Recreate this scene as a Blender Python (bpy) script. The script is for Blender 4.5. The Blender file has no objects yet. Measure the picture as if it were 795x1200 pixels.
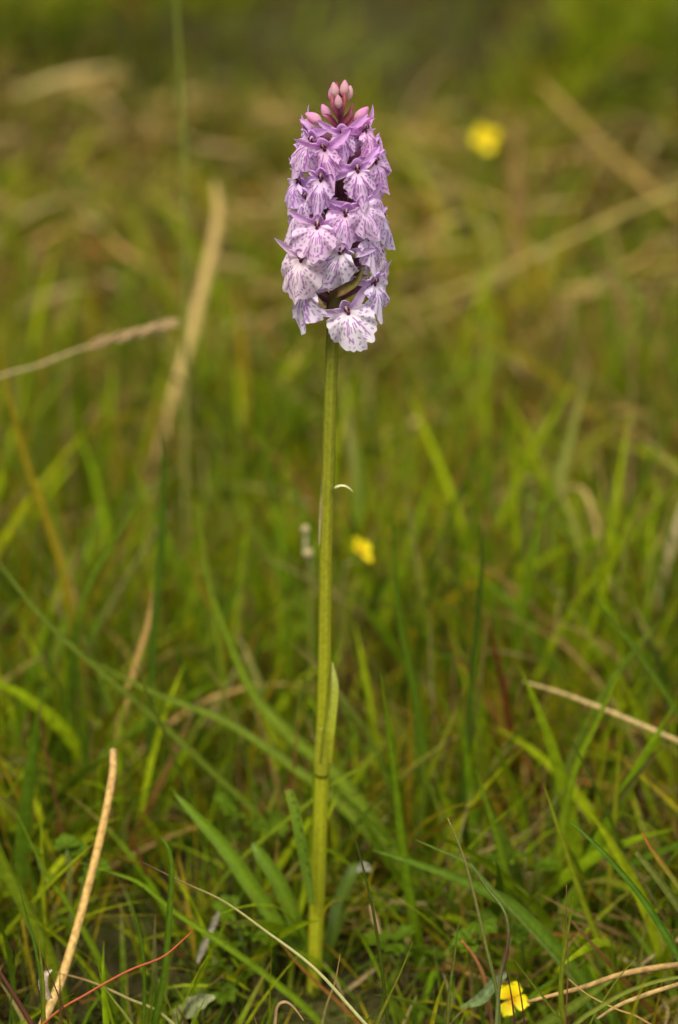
import bpy, math, random
import numpy as np
from mathutils import Vector, Matrix
R = math.radians
rnd = random.Random(11)
rng = np.random.default_rng(7)

# ------------------------------------------------------------ camera, sky, sun
sc = bpy.context.scene
CAM_Y, CAM_Z, PITCH, FPX = -0.95, 0.53, R(20), 3500.0
cam = bpy.data.cameras.new('camera')
cam.sensor_fit = 'VERTICAL'; cam.sensor_height = 36; cam.sensor_width = 24; cam.lens = 105
cam.clip_start = 0.01; cam.clip_end = 500
cam.dof.use_dof = True; cam.dof.focus_distance = 0.968; cam.dof.aperture_fstop = 6.0
cam.dof.aperture_blades = 9
co = bpy.data.objects.new('camera', cam); sc.collection.objects.link(co)
co.location = (0, CAM_Y, CAM_Z); co.rotation_euler = (R(90) - PITCH, 0, 0)
sc.camera = co
SUN_EL, SUN_AZ = R(58), R(-28)
w = bpy.data.worlds.new("World"); sc.world = w; w.use_nodes = True
nt = w.node_tree; bg = nt.nodes['Background']
sky = nt.nodes.new('ShaderNodeTexSky'); sky.sky_type = 'NISHITA'; sky.sun_disc = False
sky.sun_elevation = SUN_EL; sky.sun_rotation = R(180) + SUN_AZ
sky.dust_density = 4.0; sky.air_density = 1.2; sky.ozone_density = 0.6
hs = nt.nodes.new('ShaderNodeHueSaturation'); hs.inputs['Saturation'].default_value = 0.12   # cloud veil: almost white sky
nt.links.new(sky.outputs[0], hs.inputs['Color']); nt.links.new(hs.outputs[0], bg.inputs[0])
bg.inputs[1].default_value = 0.066
sl = bpy.data.lights.new('sun', 'SUN'); sl.energy = 1.9; sl.angle = R(20); sl.color = (1, .93, .80)
so = bpy.data.objects.new('sun', sl); sc.collection.objects.link(so)
so.rotation_euler = (R(90) - SUN_EL, 0, -SUN_AZ * -1)
sc.view_settings.view_transform = 'Standard'; sc.view_settings.look = 'None'
sc.view_settings.exposure = 1.32; sc.view_settings.gamma = 1
sc.render.engine = 'CYCLES'
sc.cycles.use_denoising = True
sc.cycles.max_bounces = 6; sc.cycles.diffuse_bounces = 3; sc.cycles.transmission_bounces = 4
sc.cycles.transparent_max_bounces = 4

# ------------------------------------------------------------ helpers
cp, sp_ = math.cos(PITCH), math.sin(PITCH)
def atd(px, py, d):
    a = (px - 397.5) / FPX; b = (600 - py) / FPX
    return Vector((d * a, CAM_Y + d * (cp + b * sp_), CAM_Z + d * (-sp_ + b * cp)))
def atY(px, py, Y):
    b = (600 - py) / FPX
    return atd(px, py, (Y - CAM_Y) / (cp + b * sp_))
def ground_at(px, py):
    b = (600 - py) / FPX
    return atd(px, py, CAM_Z / (sp_ - b * cp))
def depth(P): return (P[1] - CAM_Y) * cp - (P[2] - CAM_Z) * sp_

def vnoise(x, y, seed=0):
    x = np.asarray(x, float); y = np.asarray(y, float)
    xi = np.floor(x).astype(int); yi = np.floor(y).astype(int); fx = x - xi; fy = y - yi
    fx = fx * fx * (3 - 2 * fx); fy = fy * fy * (3 - 2 * fy)
    def h(a, b):
        n = np.sin(a * 127.1 + b * 311.7 + seed * 74.7) * 43758.5453
        return n - np.floor(n)
    return (h(xi, yi) * (1 - fx) + h(xi + 1, yi) * fx) * (1 - fy) + (h(xi, yi + 1) * (1 - fx) + h(xi + 1, yi + 1) * fx) * fy
def height(x, y):
    x = np.asarray(x, float); y = np.asarray(y, float)
    far = np.clip((y - .25) / 1.0, 0, 1)
    a = (vnoise(x * 3.1 + 5, y * 2.6, 1) - .5) * (0.02 + .07 * far)
    b = (vnoise(x * 11, y * 11, 2) - .5) * (0.016 + .02 * far)
    c = (vnoise(x * 40, y * 40, 3) - .5) * .006
    dip = np.clip((.01 - y) / .06, 0, 1); dip = dip * dip * (3 - 2 * dip)          # the turf falls away just in front of the orchid
    return a + b + c - .016 * dip
H0 = float(height(-.0084, 0))
_h = height
def height(x, y): return _h(x, y) - H0

def link(o, parent=None):
    sc.collection.objects.link(o)
    if parent: o.parent = parent
    return o
def tag(o, label=None, cat=None, group=None, kind=None):
    for k, v in (('label', label), ('category', cat), ('group', group), ('kind', kind)):
        if v: o[k] = v
    return o
def mesh_np(name, V, F, mat, parent=None, col=None, smooth=True, link_it=True):
    """V (n,3); F (m,4) quads or (m,3)"""
    me = bpy.data.meshes.new(name)
    V = np.asarray(V, np.float32); F = np.asarray(F, np.int32); k = F.shape[1]
    me.vertices.add(len(V)); me.vertices.foreach_set('co', V.ravel())
    me.loops.add(F.size); me.loops.foreach_set('vertex_index', F.ravel())
    me.polygons.add(len(F)); me.polygons.foreach_set('loop_start', np.arange(0, F.size, k, dtype=np.int32))
    try: me.polygons.foreach_set('loop_total', np.full(len(F), k, np.int32))
    except Exception: pass
    me.polygons.foreach_set('use_smooth', np.full(len(F), smooth))
    if col is not None:
        ca = me.color_attributes.new('Col', 'FLOAT_COLOR', 'POINT')
        c4 = np.ones((len(V), 4), np.float32); c4[:, :3] = col
        ca.data.foreach_set('color', c4.ravel())
    me.update(calc_edges=True); me.validate()
    if mat: me.materials.append(mat)
    if not link_it: return me
    return link(bpy.data.objects.new(name, me), parent)

# ------------------------------------------------------------ materials
def leafmat(name, color=None, attr=True, trans=.3, rough=.5, spec=.3, noise=.25, nscale=300, objcol=False, bump=0):
    m = bpy.data.materials.new(name); m.use_nodes = True
    n, l = m.node_tree.nodes, m.node_tree.links
    p = n['Principled BSDF']; out = n['Material Output']
    p.inputs['Roughness'].default_value = rough; p.inputs['Specular IOR Level'].default_value = spec
    if attr:
        c = n.new('ShaderNodeAttribute'); c.attribute_name = 'Col'; csock = c.outputs['Color']
    else:
        c = n.new('ShaderNodeRGB'); c.outputs[0].default_value = (*color, 1); csock = c.outputs[0]
    if objcol:
        oi = n.new('ShaderNodeObjectInfo'); mx = n.new('ShaderNodeMix'); mx.data_type = 'RGBA'; mx.blend_type = 'MULTIPLY'
        mx.inputs['Factor'].default_value = 1
        l.new(csock, mx.inputs['A']); l.new(oi.outputs['Color'], mx.inputs['B']); csock = mx.outputs['Result']
    if noise:
        tc = n.new('ShaderNodeTexCoord'); nz = n.new('ShaderNodeTexNoise'); nz.inputs['Scale'].default_value = nscale
        nz.inputs['Detail'].default_value = 3
        l.new(tc.outputs['Object'], nz.inputs['Vector'])
        mr = n.new('ShaderNodeMapRange'); mr.inputs['From Min'].default_value = .3; mr.inputs['From Max'].default_value = .7
        mr.inputs['To Min'].default_value = 1 - noise; mr.inputs['To Max'].default_value = 1 + noise
        l.new(nz.outputs['Fac'], mr.inputs['Value'])
        vm = n.new('ShaderNodeVectorMath'); vm.operation = 'SCALE'
        l.new(csock, vm.inputs[0]); l.new(mr.outputs[0], vm.inputs['Scale']); csock = vm.outputs[0]
        if bump:
            bp = n.new('ShaderNodeBump'); bp.inputs['Strength'].default_value = bump; bp.inputs['Distance'].default_value = .0004
            l.new(nz.outputs['Fac'], bp.inputs['Height']); l.new(bp.outputs[0], p.inputs['Normal'])
    l.new(csock, p.inputs['Base Color'])
    if trans:
        t = n.new('ShaderNodeBsdfTranslucent'); ms = n.new('ShaderNodeMixShader'); ms.inputs[0].default_value = trans
        l.new(csock, t.inputs['Color']); l.new(p.outputs[0], ms.inputs[1]); l.new(t.outputs[0], ms.inputs[2])
        l.new(ms.outputs[0], out.inputs['Surface'])
    return m
M_GRASS = leafmat('grass_blade_green', trans=.4, rough=.8, spec=.03)
M_MOSS = leafmat('moss', trans=.2, rough=1, spec=0)
M_HERO = leafmat('grass_leaf', trans=.35, rough=.55, spec=.07, noise=.18, nscale=400, bump=.3)
M_STRAW = leafmat('dry_straw', trans=.1, rough=.85, spec=.06, noise=.35, nscale=500, bump=.6)
M_PETAL = leafmat('petal', trans=.48, rough=.7, spec=.1, noise=.05, nscale=900, objcol=True, bump=.3)
M_PLANT = leafmat('orchid_green', trans=.12, rough=.5, spec=.2, noise=.15, nscale=700, bump=.3)
M_YEL = leafmat('yellow_petal', trans=.25, rough=.55, spec=.2, noise=.06)
def groundmat():
    m = bpy.data.materials.new('peaty_soil'); m.use_nodes = True
    n, l = m.node_tree.nodes, m.node_tree.links; p = n['Principled BSDF']
    p.inputs['Roughness'].default_value = .95; p.inputs['Specular IOR Level'].default_value = .1
    tc = n.new('ShaderNodeTexCoord'); a = n.new('ShaderNodeTexNoise'); a.inputs['Scale'].default_value = 9; a.inputs['Detail'].default_value = 8
    b = n.new('ShaderNodeTexNoise'); b.inputs['Scale'].default_value = 220; b.inputs['Detail'].default_value = 4
    l.new(tc.outputs['Object'], a.inputs['Vector']); l.new(tc.outputs['Object'], b.inputs['Vector'])
    r = n.new('ShaderNodeValToRGB'); e = r.color_ramp.elements
    e[0].position = .3; e[0].color = (.018, .012, .005, 1); e[1].position = .75; e[1].color = (.06, .065, .012, 1)
    e.new(.5).color = (.035, .03, .008, 1)
    l.new(a.outputs['Fac'], r.inputs[0])
    r2 = n.new('ShaderNodeMapRange'); r2.inputs['To Min'].default_value = .4; r2.inputs['To Max'].default_value = 1.6
    l.new(b.outputs['Fac'], r2.inputs[0])
    v = n.new('ShaderNodeVectorMath'); v.operation = 'SCALE'; l.new(r.outputs[0], v.inputs[0]); l.new(r2.outputs[0], v.inputs['Scale'])
    l.new(v.outputs[0], p.inputs['Base Color'])
    bp = n.new('ShaderNodeBump'); bp.inputs['Strength'].default_value = 1; bp.inputs['Distance'].default_value = .004
    l.new(b.outputs['Fac'], bp.inputs['Height']); l.new(bp.outputs[0], p.inputs['Normal'])
    return m

# ------------------------------------------------------------ ground sheet
def build_ground():
    def axis(lo, hi, step, far):
        a = np.arange(lo, hi + 1e-6, step)
        g = [];  d = step
        x = hi
        while x < far: d *= 1.35; x += d; g.append(x)
        f = []; d = step; x = lo
        while x > -far: d *= 1.35; x -= d; f.append(x)
        return np.concatenate([np.array(f[::-1]), a, np.array(g)])
    xs = axis(-.9, .9, .012, 150); ys = axis(-.5, 2.6, .012, 250)
    X, Y = np.meshgrid(xs, ys)
    Z = height(X, Y)
    nx, ny = len(xs), len(ys)
    V = np.stack([X, Y, Z], -1).reshape(-1, 3)
    i = np.arange(ny - 1)[:, None] * nx + np.arange(nx - 1)[None]
    F = np.stack([i, i + 1, i + nx + 1, i + nx], -1).reshape(-1, 4)
    o = mesh_np('ground', V, F, groundmat())
    tag(o, 'dark peaty ground with low hummocks under the turf', kind='structure')
build_ground()

# ------------------------------------------------------------ blades
def blades(root, length, width, az, tilt, bend, col, seg=6, fold=.35, tipcol=None, sag=0.0, flat=False):
    """many curved V-folded blades; all arrays of N"""
    N = len(length); t = np.linspace(0, 1, seg + 1)
    ang = tilt[:, None] + bend[:, None] * t[None] ** 1.4
    ds = (length / seg)[:, None]
    angm = (ang[:, 1:] + ang[:, :-1]) / 2
    hr = np.concatenate([np.zeros((N, 1)), np.cumsum(np.sin(angm) * ds, 1)], 1)
    hz = np.concatenate([np.zeros((N, 1)), np.cumsum(np.cos(angm) * ds, 1)], 1)
    daz = (rng.random(N) - .5)[:, None] * 1.0 * t[None]
    ca, sa = np.cos(az[:, None] + daz), np.sin(az[:, None] + daz)
    P = np.stack([root[:, 0:1] + hr * ca, root[:, 1:2] + hr * sa, root[:, 2:3] + hz], -1)
    tw = (rng.random(N) * 3.1 - 1.55)[:, None] * (1 if not flat else .3) + (rng.random(N) - .5)[:, None] * 1.2 * t[None]
    S = np.stack([-sa, ca, np.zeros_like(sa)], -1)                     # side
    Tn = np.stack([np.sin(ang) * ca, np.sin(ang) * sa, np.cos(ang)], -1)
    Nn = np.cross(S, Tn)
    side = S * np.cos(tw)[..., None] + Nn * np.sin(tw)[..., None]
    nor = Nn * np.cos(tw)[..., None] - S * np.sin(tw)[..., None]
    prof = np.clip((.65 + .9 * t) * (1 - t ** 2.2), 0.03, 1)
    wv = (width[:, None] * prof[None] * .5)[..., None]
    A = P + side * wv; B = P - nor * wv * fold * 1.2; C = P - side * wv
    V = np.stack([A, B, C], 2).reshape(-1, 3)
    base = (np.arange(N) * (seg + 1) * 3)[:, None, None]
    s = (np.arange(seg) * 3)[None, :, None]
    q = np.array([[0, 1, 4, 3], [1, 2, 5, 4]])
    F = (base[..., None] + s[..., None] + q[None, None]).reshape(-1, 4)
    if tipcol is None: tipcol = col
    k = np.clip((t - .55) / .45, 0, 1)[None, :, None]
    c = col[:, None] * (1 - k) + tipcol[:, None] * k
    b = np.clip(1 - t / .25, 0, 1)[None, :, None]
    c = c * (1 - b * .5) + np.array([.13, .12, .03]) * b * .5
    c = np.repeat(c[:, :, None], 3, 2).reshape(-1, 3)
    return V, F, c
class Acc:
    def __init__(s): s.V = []; s.F = []; s.C = []; s.n = 0
    def add(s, V, F, C):
        s.V.append(V); s.F.append(F + s.n); s.C.append(C); s.n += len(V)
    def build(s, name, mat, parent=None):
        return mesh_np(name, np.concatenate(s.V), np.concatenate(s.F), mat, parent, np.concatenate(s.C))

GREEN = np.array([(.16, .225, .004), (.21, .27, .004), (.11, .18, .004), (.25, .30, .006), (.11, .165, .010), (.07, .12, .005)])
OLIVE = np.array([(.22, .175, .006), (.17, .135, .005), (.28, .21, .012), (.20, .185, .006)])
STRAW = np.array([(.34, .23, .07), (.28, .18, .05), (.38, .28, .12), (.22, .14, .04), (.30, .22, .08)])
BROWN = np.array([(.15, .07, .014), (.24, .11, .025), (.09, .05, .012), (.07, .045, .01)])
# colour patches, given where they lie on the ground: (photo x, photo y, radius m, kind, weight); 'd' thins the turf and browns it for shade
PATCH = [(230, 330, .10, 's', 1.2), (20, 200, .16, 's', 1.5), (640, 260, .12, 's', .8), (600, 420, .12, 's', 1.0), (120, 350, .10, 's', .6),
         (300, 420, .08, 's', 1.2), (560, 520, .06, 'b', 1.2), (330, 150, .10, 's', .8), (760, 460, .08, 's', .8), (70, 480, .09, 'b', 1.0), (130, 620, .06, 's', .6),
         (110, 90, .22, 'g', 1.4), (620, 80, .2, 'g', 1.4), (790, 60, .2, 'g', 1.6), (250, 250, .09, 'g', .8), (740, 430, .07, 'g', 1.6), (500, 330, .1, 'g', .7),
         (250, 560, .09, 'g', 1.2), (180, 30, .2, 'g', .8), (680, 560, .06, 's', 1.2), (180, 430, .08, 's', 1.0), (420, 470, .06, 's', .9), (60, 300, .1, 's', .9), (720, 700, .05, 's', 1.0), (480, 250, .1, 'g', .7), (400, 20, .25, 'g', .9), (450, 480, .06, 'g', .8), (60, 640, .07, 'g', .4), (550, 640, .1, 'g', .6),
         (420, 60, .16, 'd', 1.3), (560, 15, .16, 'd', 1.2), (30, 30, .12, 'd', .9), (450, 560, .035, 'd', 1.0), (650, 560, .03, 'd', .6), (780, 330, .08, 'd', .9),
         (300, 460, .04, 'd', .8), (60, 420, .05, 'd', .6), (700, 640, .05, 'd', .9), (325, 940, .03, 'd', 1.4), (430, 930, .028, 'd', 1.3), (620, 1000, .026, 'd', 1.2), (240, 1040, .026, 'd', 1.2), (150, 1120, .022, 'd', 1.1), (740, 1020, .024, 'd', 1.0), (120, 900, .018, 'd', .6), (560, 880, .018, 'd', .5), (200, 90, .12, 'd', .6), (700, 170, .1, 'd', .6), (300, 260, .07, 'd', .6), (540, 160, .08, 'd', .8)]
PW = [(ground_at(a, b), r, k, wt) for a, b, r, k, wt in PATCH]
def patch(x, y, kind):
    s = np.zeros_like(x)
    for P, r, k, wt in PW:
        if k == kind: s += wt * np.exp(-(((x - P.x) ** 2 + ((y - P.y) * .8) ** 2) / (r * r)))
    return s
def spread(n, y0, y1, edge=.12):
    y = y0 + (y1 - y0) * rng.random(n)
    wd = .17 + edge + (y + .1) * .13
    return (rng.random(n) * 2 - 1) * wd, y
def pick(tab, n): 
    c = tab[rng.integers(0, len(tab), n)]
    return c * 1.0 * (1 + (rng.random((n, 1)) - .5) * .5) * (1 + (rng.random((n, 3)) - .5) * .12)
def classed(x, y, pg, po, ps, pb):
    g = pg + patch(x, y, 'g') * .9; s = ps + patch(x, y, 's') * .55; b = pb + patch(x, y, 'b') * .5; o = np.full_like(x, po)
    big = vnoise(x * 8, y * 8, 9); g = g * (.4 + 1.2 * big); s = s * (1.6 - 1.2 * big); b = b + patch(x, y, 'd') * 1.2  # 'd': extra brown blades put the shade of the dark gaps into the colour
    tot = g + s + b + o; u = rng.random(len(x)) * tot
    k = np.where(u < g, 0, np.where(u < g + o, 1, np.where(u < g + o + s, 2, 3)))
    n = len(x); tabs = [GREEN, OLIVE, STRAW, BROWN]
    c = np.zeros((n, 3))
    for i, T in enumerate(tabs):
        m = k == i; c[m] = pick(T, int(m.sum()))
    return k, c
def field(acc, ntuft, per, y0, y1, L, W, tilt, bend, probs, spreadr, seg, bytuft=False, dark=1.0):
    tx, ty = spread(ntuft, y0, y1)
    n = ntuft * per
    a = rng.random(n) * 6.283; r = np.abs(rng.normal(0, spreadr, n))
    x = np.repeat(tx, per) + np.cos(a) * r; y = np.repeat(ty, per) + np.sin(a) * r
    keep = rng.random(n) > np.clip(patch(x, y, 'd') * dark, 0, .93)
    keep &= (y > -.16)
    d = np.hypot(x + .0084, y); keep &= (d > .006)
    # keep the sight-line to the orchid stem free of rank blades
    keep &= ~((np.abs(x + .006) < .02) & (y < 0) & (y > -.3) & (rng.random(n) < .9))
    if W[1] > .004: keep &= ~((np.abs(x + .006) < .055) & (y < .015))      # no rank wide blades right in front of the orchid foot
    fl = atY(599, 1171, -.045)                                          # open turf round the little flower
    keep &= ~((np.abs(x - fl.x) < .014) & (y > fl.y - .09) & (y < fl.y + .012))
    x, y, a = x[keep], y[keep], a[keep]; n = len(x)
    if bytuft:
        kt, ct = classed(tx, ty, *probs); ct = ct * (.1 + 1.4 * vnoise(tx * 7 + 3, ty * 5, 31) ** 1.2)[:, None]
        k2, c2 = classed(x, y, *probs); c = np.repeat(ct, per, 0)[keep]; k = np.repeat(kt, per)[keep]
        c = c * (.7 + .5 * rng.random((n, 1))); mix = rng.random(n) < .2; c[mix] = c2[mix]; k = np.where(mix, k2, k)
    else: k, c = classed(x, y, *probs)
    if W[1] > .006:
        m = k >= 2; k = np.where(m, 0, k); c[m] = pick(GREEN, int(m.sum()))
    tsc = np.repeat(.6 + .8 * rng.random(ntuft), per)[keep]
    ln = L[0] + (L[1] - L[0]) * rng.random(n) ** 1.5; ln = ln * tsc
    wd = (W[0] + (W[1] - W[0]) * rng.random(n)) * np.where(k == 0, 1, .8)
    root = np.stack([x, y, height(x, y) - .003], -1)
    az = a + rng.normal(0, .7, n)
    ti = np.abs(rng.normal(tilt[0], tilt[1], n)) * np.where(k >= 2, 1.7, 1); be = rng.normal(bend[0], bend[1], n)
    tip = c.copy(); dry = rng.random(n) < .25; tip[dry] = pick(STRAW, int(dry.sum())) * .7
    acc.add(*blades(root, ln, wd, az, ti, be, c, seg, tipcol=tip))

near, far_, under = Acc(), Acc(), Acc()
# fresh upright tufts around and behind the orchid
field(near, 300, 9, -.12, .06, (.02, .07), (.0010, .0036), (.35, .25), (.6, .5), (1.0, .25, .12, .08), .010, 8)
field(near, 1350, 11, .05, .62, (.025, .095), (.0012, .0040), (.28, .25), (.5, .5), (.9, .45, .16, .06), .012, 8)
field(near, 420, 8, .14, .6, (.05, .12), (.0024, .0055), (.22, .2), (.45, .4), (1.0, .12, .04, .02), .010, 9)
field(near, 150, 5, -.02, .5, (.05, .12), (.0042, .0066), (.5, .3), (.5, .4), (1.0, .05, .0, .0), .014, 9)
# fine mixed turf
field(under, 420, 8, -.14, .06, (.01, .045), (.0005, .0015), (.6, .4), (.7, .6), (.7, .6, .45, .2), .014, 6)
field(under, 1900, 9, .03, .7, (.015, .08), (.0006, .0016), (.35, .35), (.7, .6), (.7, .6, .45, .15), .014, 6)
# meadow beyond
field(far_, 2300, 12, .45, 2.2, (.02, .085), (.002, .0045), (.7, .4), (.7, .6), (.8, .8, .34, .25), .025, 5, bytuft=True)
field(far_, 1300, 12, 1.6, 3.4, (.04, .11), (.003, .0055), (.6, .4), (.7, .6), (1.2, .6, .08, .12), .03, 5, bytuft=True)
field(far_, 200, 9, .6, 3.0, (.06, .14), (.003, .0059), (.3, .2), (.6, .4), (1, .5, .1, .03), .018, 6, bytuft=True)
# beyond the frame the meadow goes on, thinner
def outer():
    n = 14000
    y = -.5 + 6 * rng.random(n); x = (rng.random(n) * 2 - 1) * 2.2
    inside = (np.abs(x) < .29 + (y + .1) * .13) & (y > -.14) & (y < 3.3)
    x, y = x[~inside], y[~inside]
    x2 = x; ok = ~((y < -.2) & (np.abs(x) < .25)); x, y = x[ok], y[ok]; n = len(x)
    k, c = classed(x, y, .8, .7, .3, .1)
    root = np.stack([x, y, height(x, y) - .003], -1)
    far_.add(*blades(root, .03 + .09 * rng.random(n), .002 + .004 * rng.random(n), rng.random(n) * 6.28, np.abs(rng.normal(.4, .3, n)), rng.normal(.6, .5, n), c, 5))
outer()
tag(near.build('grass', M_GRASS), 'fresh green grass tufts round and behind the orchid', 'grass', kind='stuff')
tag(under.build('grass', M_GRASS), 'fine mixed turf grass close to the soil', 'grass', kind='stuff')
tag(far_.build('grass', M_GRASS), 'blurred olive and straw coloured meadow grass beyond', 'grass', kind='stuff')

# dry litter lying on the turf
def litter(n, y0, y1, W, name, label, up=(.0, .02)):
    x, y = spread(n, y0, y1)
    P = 1.0 * (vnoise(x * 7, y * 7, 21) > .38) * .7 + patch(x, y, 's') + .1 - patch(x, y, 'g') * .4 - patch(x, y, 'd') * .5
    ok = rng.random(n) < P; ok &= ~((np.abs(x + .007) < .02) & (y < 0)); x, y = x[ok], y[ok]; n = len(x)
    root = np.stack([x, y, height(x, y) + up[0] + (up[1] - up[0]) * rng.random(n)], -1)
    c = np.where((rng.random(n) < .8)[:, None], pick(STRAW, n) * (1.12 if y0 > .3 else 1), pick(BROWN, n))
    a = Acc(); a.add(*blades(root, .02 + (.07 if y0 > .3 else .045) * rng.random(n) ** 1.5, W[0] + (W[1] - W[0]) * rng.random(n), rng.random(n) * 6.28,
                             rng.normal(1.35, .22, n), rng.normal(.3, .5, n), c, 6))
    tag(a.build(name, M_STRAW), label, 'dry grass', kind='stuff')
litter(3600, -.14, .7, (.0007, .0022), 'dry_grass', 'dead grass litter strewn over the near turf')
litter(2600, .5, 1.8, (.002, .0045), 'dry_grass', 'dead grass litter matted in the far meadow', (.0, .05))

# moss
def moss(n, y0, y1, size, name, label):
    x, y = spread(n, y0, y1)
    ok = rng.random(n) < (.35 + .65 * (vnoise(x * 30, y * 30, 5) > .42)); ok &= rng.random(n) > np.clip(patch(x, y, 'd') * .8, 0, .8)
    x, y = x[ok], y[ok]; n = len(x); m = 7
    z = height(x, y)
    X = np.repeat(x, m); Y = np.repeat(y, m); Z = np.repeat(z, m); N = n * m
    j = np.tile(np.arange(m), n) / m
    a = np.tile(np.arange(m) * 2.4, n) + np.repeat(rng.random(n) * 6, m)
    hgt = np.repeat(size * (.7 + 1.2 * rng.random(n)), m)
    zb = Z - .001 + j * hgt
    ln = size * (.55 + .6 * rng.random(N)); el = .3 + .7 * j
    D = np.stack([np.cos(a) * np.cos(el), np.sin(a) * np.cos(el), np.sin(el)], -1)
    Sd = np.stack([-np.sin(a), np.cos(a), np.zeros(N)], -1) * (ln * .22)[:, None]
    B = np.stack([X, Y, zb], -1)
    V = np.stack([B, B + D * (ln * .45)[:, None] + Sd, B + D * ln[:, None], B + D * (ln * .45)[:, None] - Sd], 1).reshape(-1, 3)
    F = (np.arange(N) * 4)[:, None] + np.array([[0, 1, 2, 3]])
    tab = np.array([(.15, .15, .015), (.10, .12, .012), (.20, .17, .02), (.09, .07, .012), (.13, .17, .018), (.16, .10, .02)])
    base = .5 * tab[(vnoise(x * 14, y * 14, 8) * 5.99).astype(int)] * (.6 + .6 * rng.random((n, 1)))
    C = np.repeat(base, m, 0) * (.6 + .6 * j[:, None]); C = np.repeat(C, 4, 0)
    o = mesh_np(name, V, F, M_MOSS, col=C, smooth=False)
    tag(o, label, 'moss', kind='stuff')
moss(26000, -.14, .5, .0035, 'moss', 'olive moss cushions between the near grass tufts')
moss(18000, .45, 3.2, .010, 'moss', 'yellowish moss carpet of the far meadow')

# ------------------------------------------------------------ ribbon / tube along a path
def crom(pts, n):
    P = [pts[0] * 2 - pts[1]] + list(pts) + [pts[-1] * 2 - pts[-2]]
    out = []; m = len(pts) - 1
    for i in range(n + 1):
        t = i / n * m; k = min(int(t), m - 1); f = t - k
        a, b, c, d = P[k], P[k + 1], P[k + 2], P[k + 3]
        out.append(.5 * ((2 * b) + (c - a) * f + (2 * a - 5 * b + 4 * c - d) * f * f + (3 * b - a - 3 * c + d) * f ** 3))
    return out
def interp(vals, t):
    if len(vals) == 1: return vals[0]
    k = t * (len(vals) - 1); i = min(int(k), len(vals) - 2); f = k - i
    a, b = vals[i], vals[i + 1]
    if isinstance(a, tuple): return tuple(x * (1 - f) + y * f for x, y in zip(a, b))
    return a * (1 - f) + b * f
def ribbon_data(path, widths, cols, normal=(0, -1, .5), fold=.3, twist=0.0, wav=0.0, ncross=5, edge=1.0):
    n = len(path) - 1; V = []; C = []; F = []
    nv = Vector(normal).normalized()
    for i, p in enumerate(path):
        t = i / n
        T = (path[min(i + 1, n)] - path[max(i - 1, 0)]).normalized()
        s = T.cross(nv)
        if s.length < 1e-4: s = T.cross(Vector((1, 0, 0)))
        s.normalize(); m = s.cross(T).normalized()
        if twist:
            q = Matrix.Rotation(twist * (t - .5), 3, T); s = q @ s; m = q @ m
        wd = interp(widths, t) / 2; c = interp(cols, t)
        for j in range(ncross):
            u = j / (ncross - 1) * 2 - 1
            off = m * (wd * fold * (abs(u) ** 1.2))
            wv = m * (wav * wd * math.sin(t * 23 + u * 2)) * abs(u)
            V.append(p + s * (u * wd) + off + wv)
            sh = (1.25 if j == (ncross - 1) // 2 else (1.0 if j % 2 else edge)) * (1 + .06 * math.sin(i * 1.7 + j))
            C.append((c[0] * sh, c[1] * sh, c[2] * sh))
    for i in range(n):
        for j in range(ncross - 1):
            a = i * ncross + j; F.append((a, a + 1, a + ncross + 1, a + ncross))
    return np.array([tuple(v) for v in V]), np.array(F), np.array(C)
def tube_data(path, radii, cols, seg=8, rib=0.0, nrib=5, capend=True):
    n = len(path) - 1; V = []; C = []; F = []; prev = None
    for i, p in enumerate(path):
        t = i / n
        T = (path[min(i + 1, n)] - path[max(i - 1, 0)]).normalized()
        if prev is None:
            prev = T.cross(Vector((0.1, 1, 0.2))).normalized()
        s = (prev - T * prev.dot(T)).normalized(); prev = s; m = T.cross(s)
        r = interp(radii, t); c = interp(cols, t)
        for j in range(seg):
            a = j / seg * 6.28318; rr = r * (1 + rib * math.cos(a * nrib))
            V.append(p + s * (math.cos(a) * rr) + m * (math.sin(a) * rr))
            k = 1 + rib * 3 * math.cos(a * nrib); C.append((c[0] * k, c[1] * k, c[2] * k))
    for i in range(n):
        for j in range(seg):
            a = i * seg + j; b = i * seg + (j + 1) % seg; F.append((a, b, b + seg, a + seg))
    nV = len(V)
    for (base, pt) in ((0, path[0]), (n * seg, path[-1])):
        c = C[base]; V.append(pt); C.append(c); q = len(V) - 1
        for j in range(0, seg, 2):
            if base: F.append((base + j, base + (j + 1) % seg, base + (j + 2) % seg, q))
            else: F.append((base + (j + 2) % seg, base + (j + 1) % seg, base + j, q))
    return np.array([tuple(v) for v in V]), np.array(F), np.array(C)
def joined(name, datas, mat, parent=None, link_it=True):
    V = []; F = []; C = []; n = 0
    for a, b, c in datas: V.append(a); F.append(b + n); C.append(c); n += len(a)
    return mesh_np(name, np.concatenate(V), np.concatenate(F), mat, parent, np.concatenate(C), link_it=link_it)

# ------------------------------------------------------------ the orchid
OB = Vector((-.0084, 0, 0))
orchid = link(bpy.data.objects.new('spotted_orchid', None)); orchid.location = OB
orchid.empty_display_size = .02
tag(orchid, 'tall orchid with a dense spike of lilac flowers spotted purple on one green stem', 'orchid')
def part(name, datas, mat, parent=orchid, rel=None):
    rel = OB if rel is None else rel
    d2 = [(a - np.array(tuple(rel)), b, c) for a, b, c in datas]
    return joined(name, d2, mat, parent)
SG = [(.30, .31, .010), (.29, .30, .010), (.27, .28, .010), (.24, .24, .012), (.19, .20, .014), (.10, .10, .02), (.09, .045, .03), (.13, .04, .055), (.20, .06, .10)]
AX = [(367, 1186), (371, 1080), (375, 980), (379, 860), (381, 760), (382.5, 640), (386, 520), (389.5, 410), (393, 350), (399, 290), (402, 230), (401, 180), (399, 135), (399, 104)]
axis_pts = [atY(a, b, 0) for a, b in AX]
path = crom(axis_pts, 90)
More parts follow.
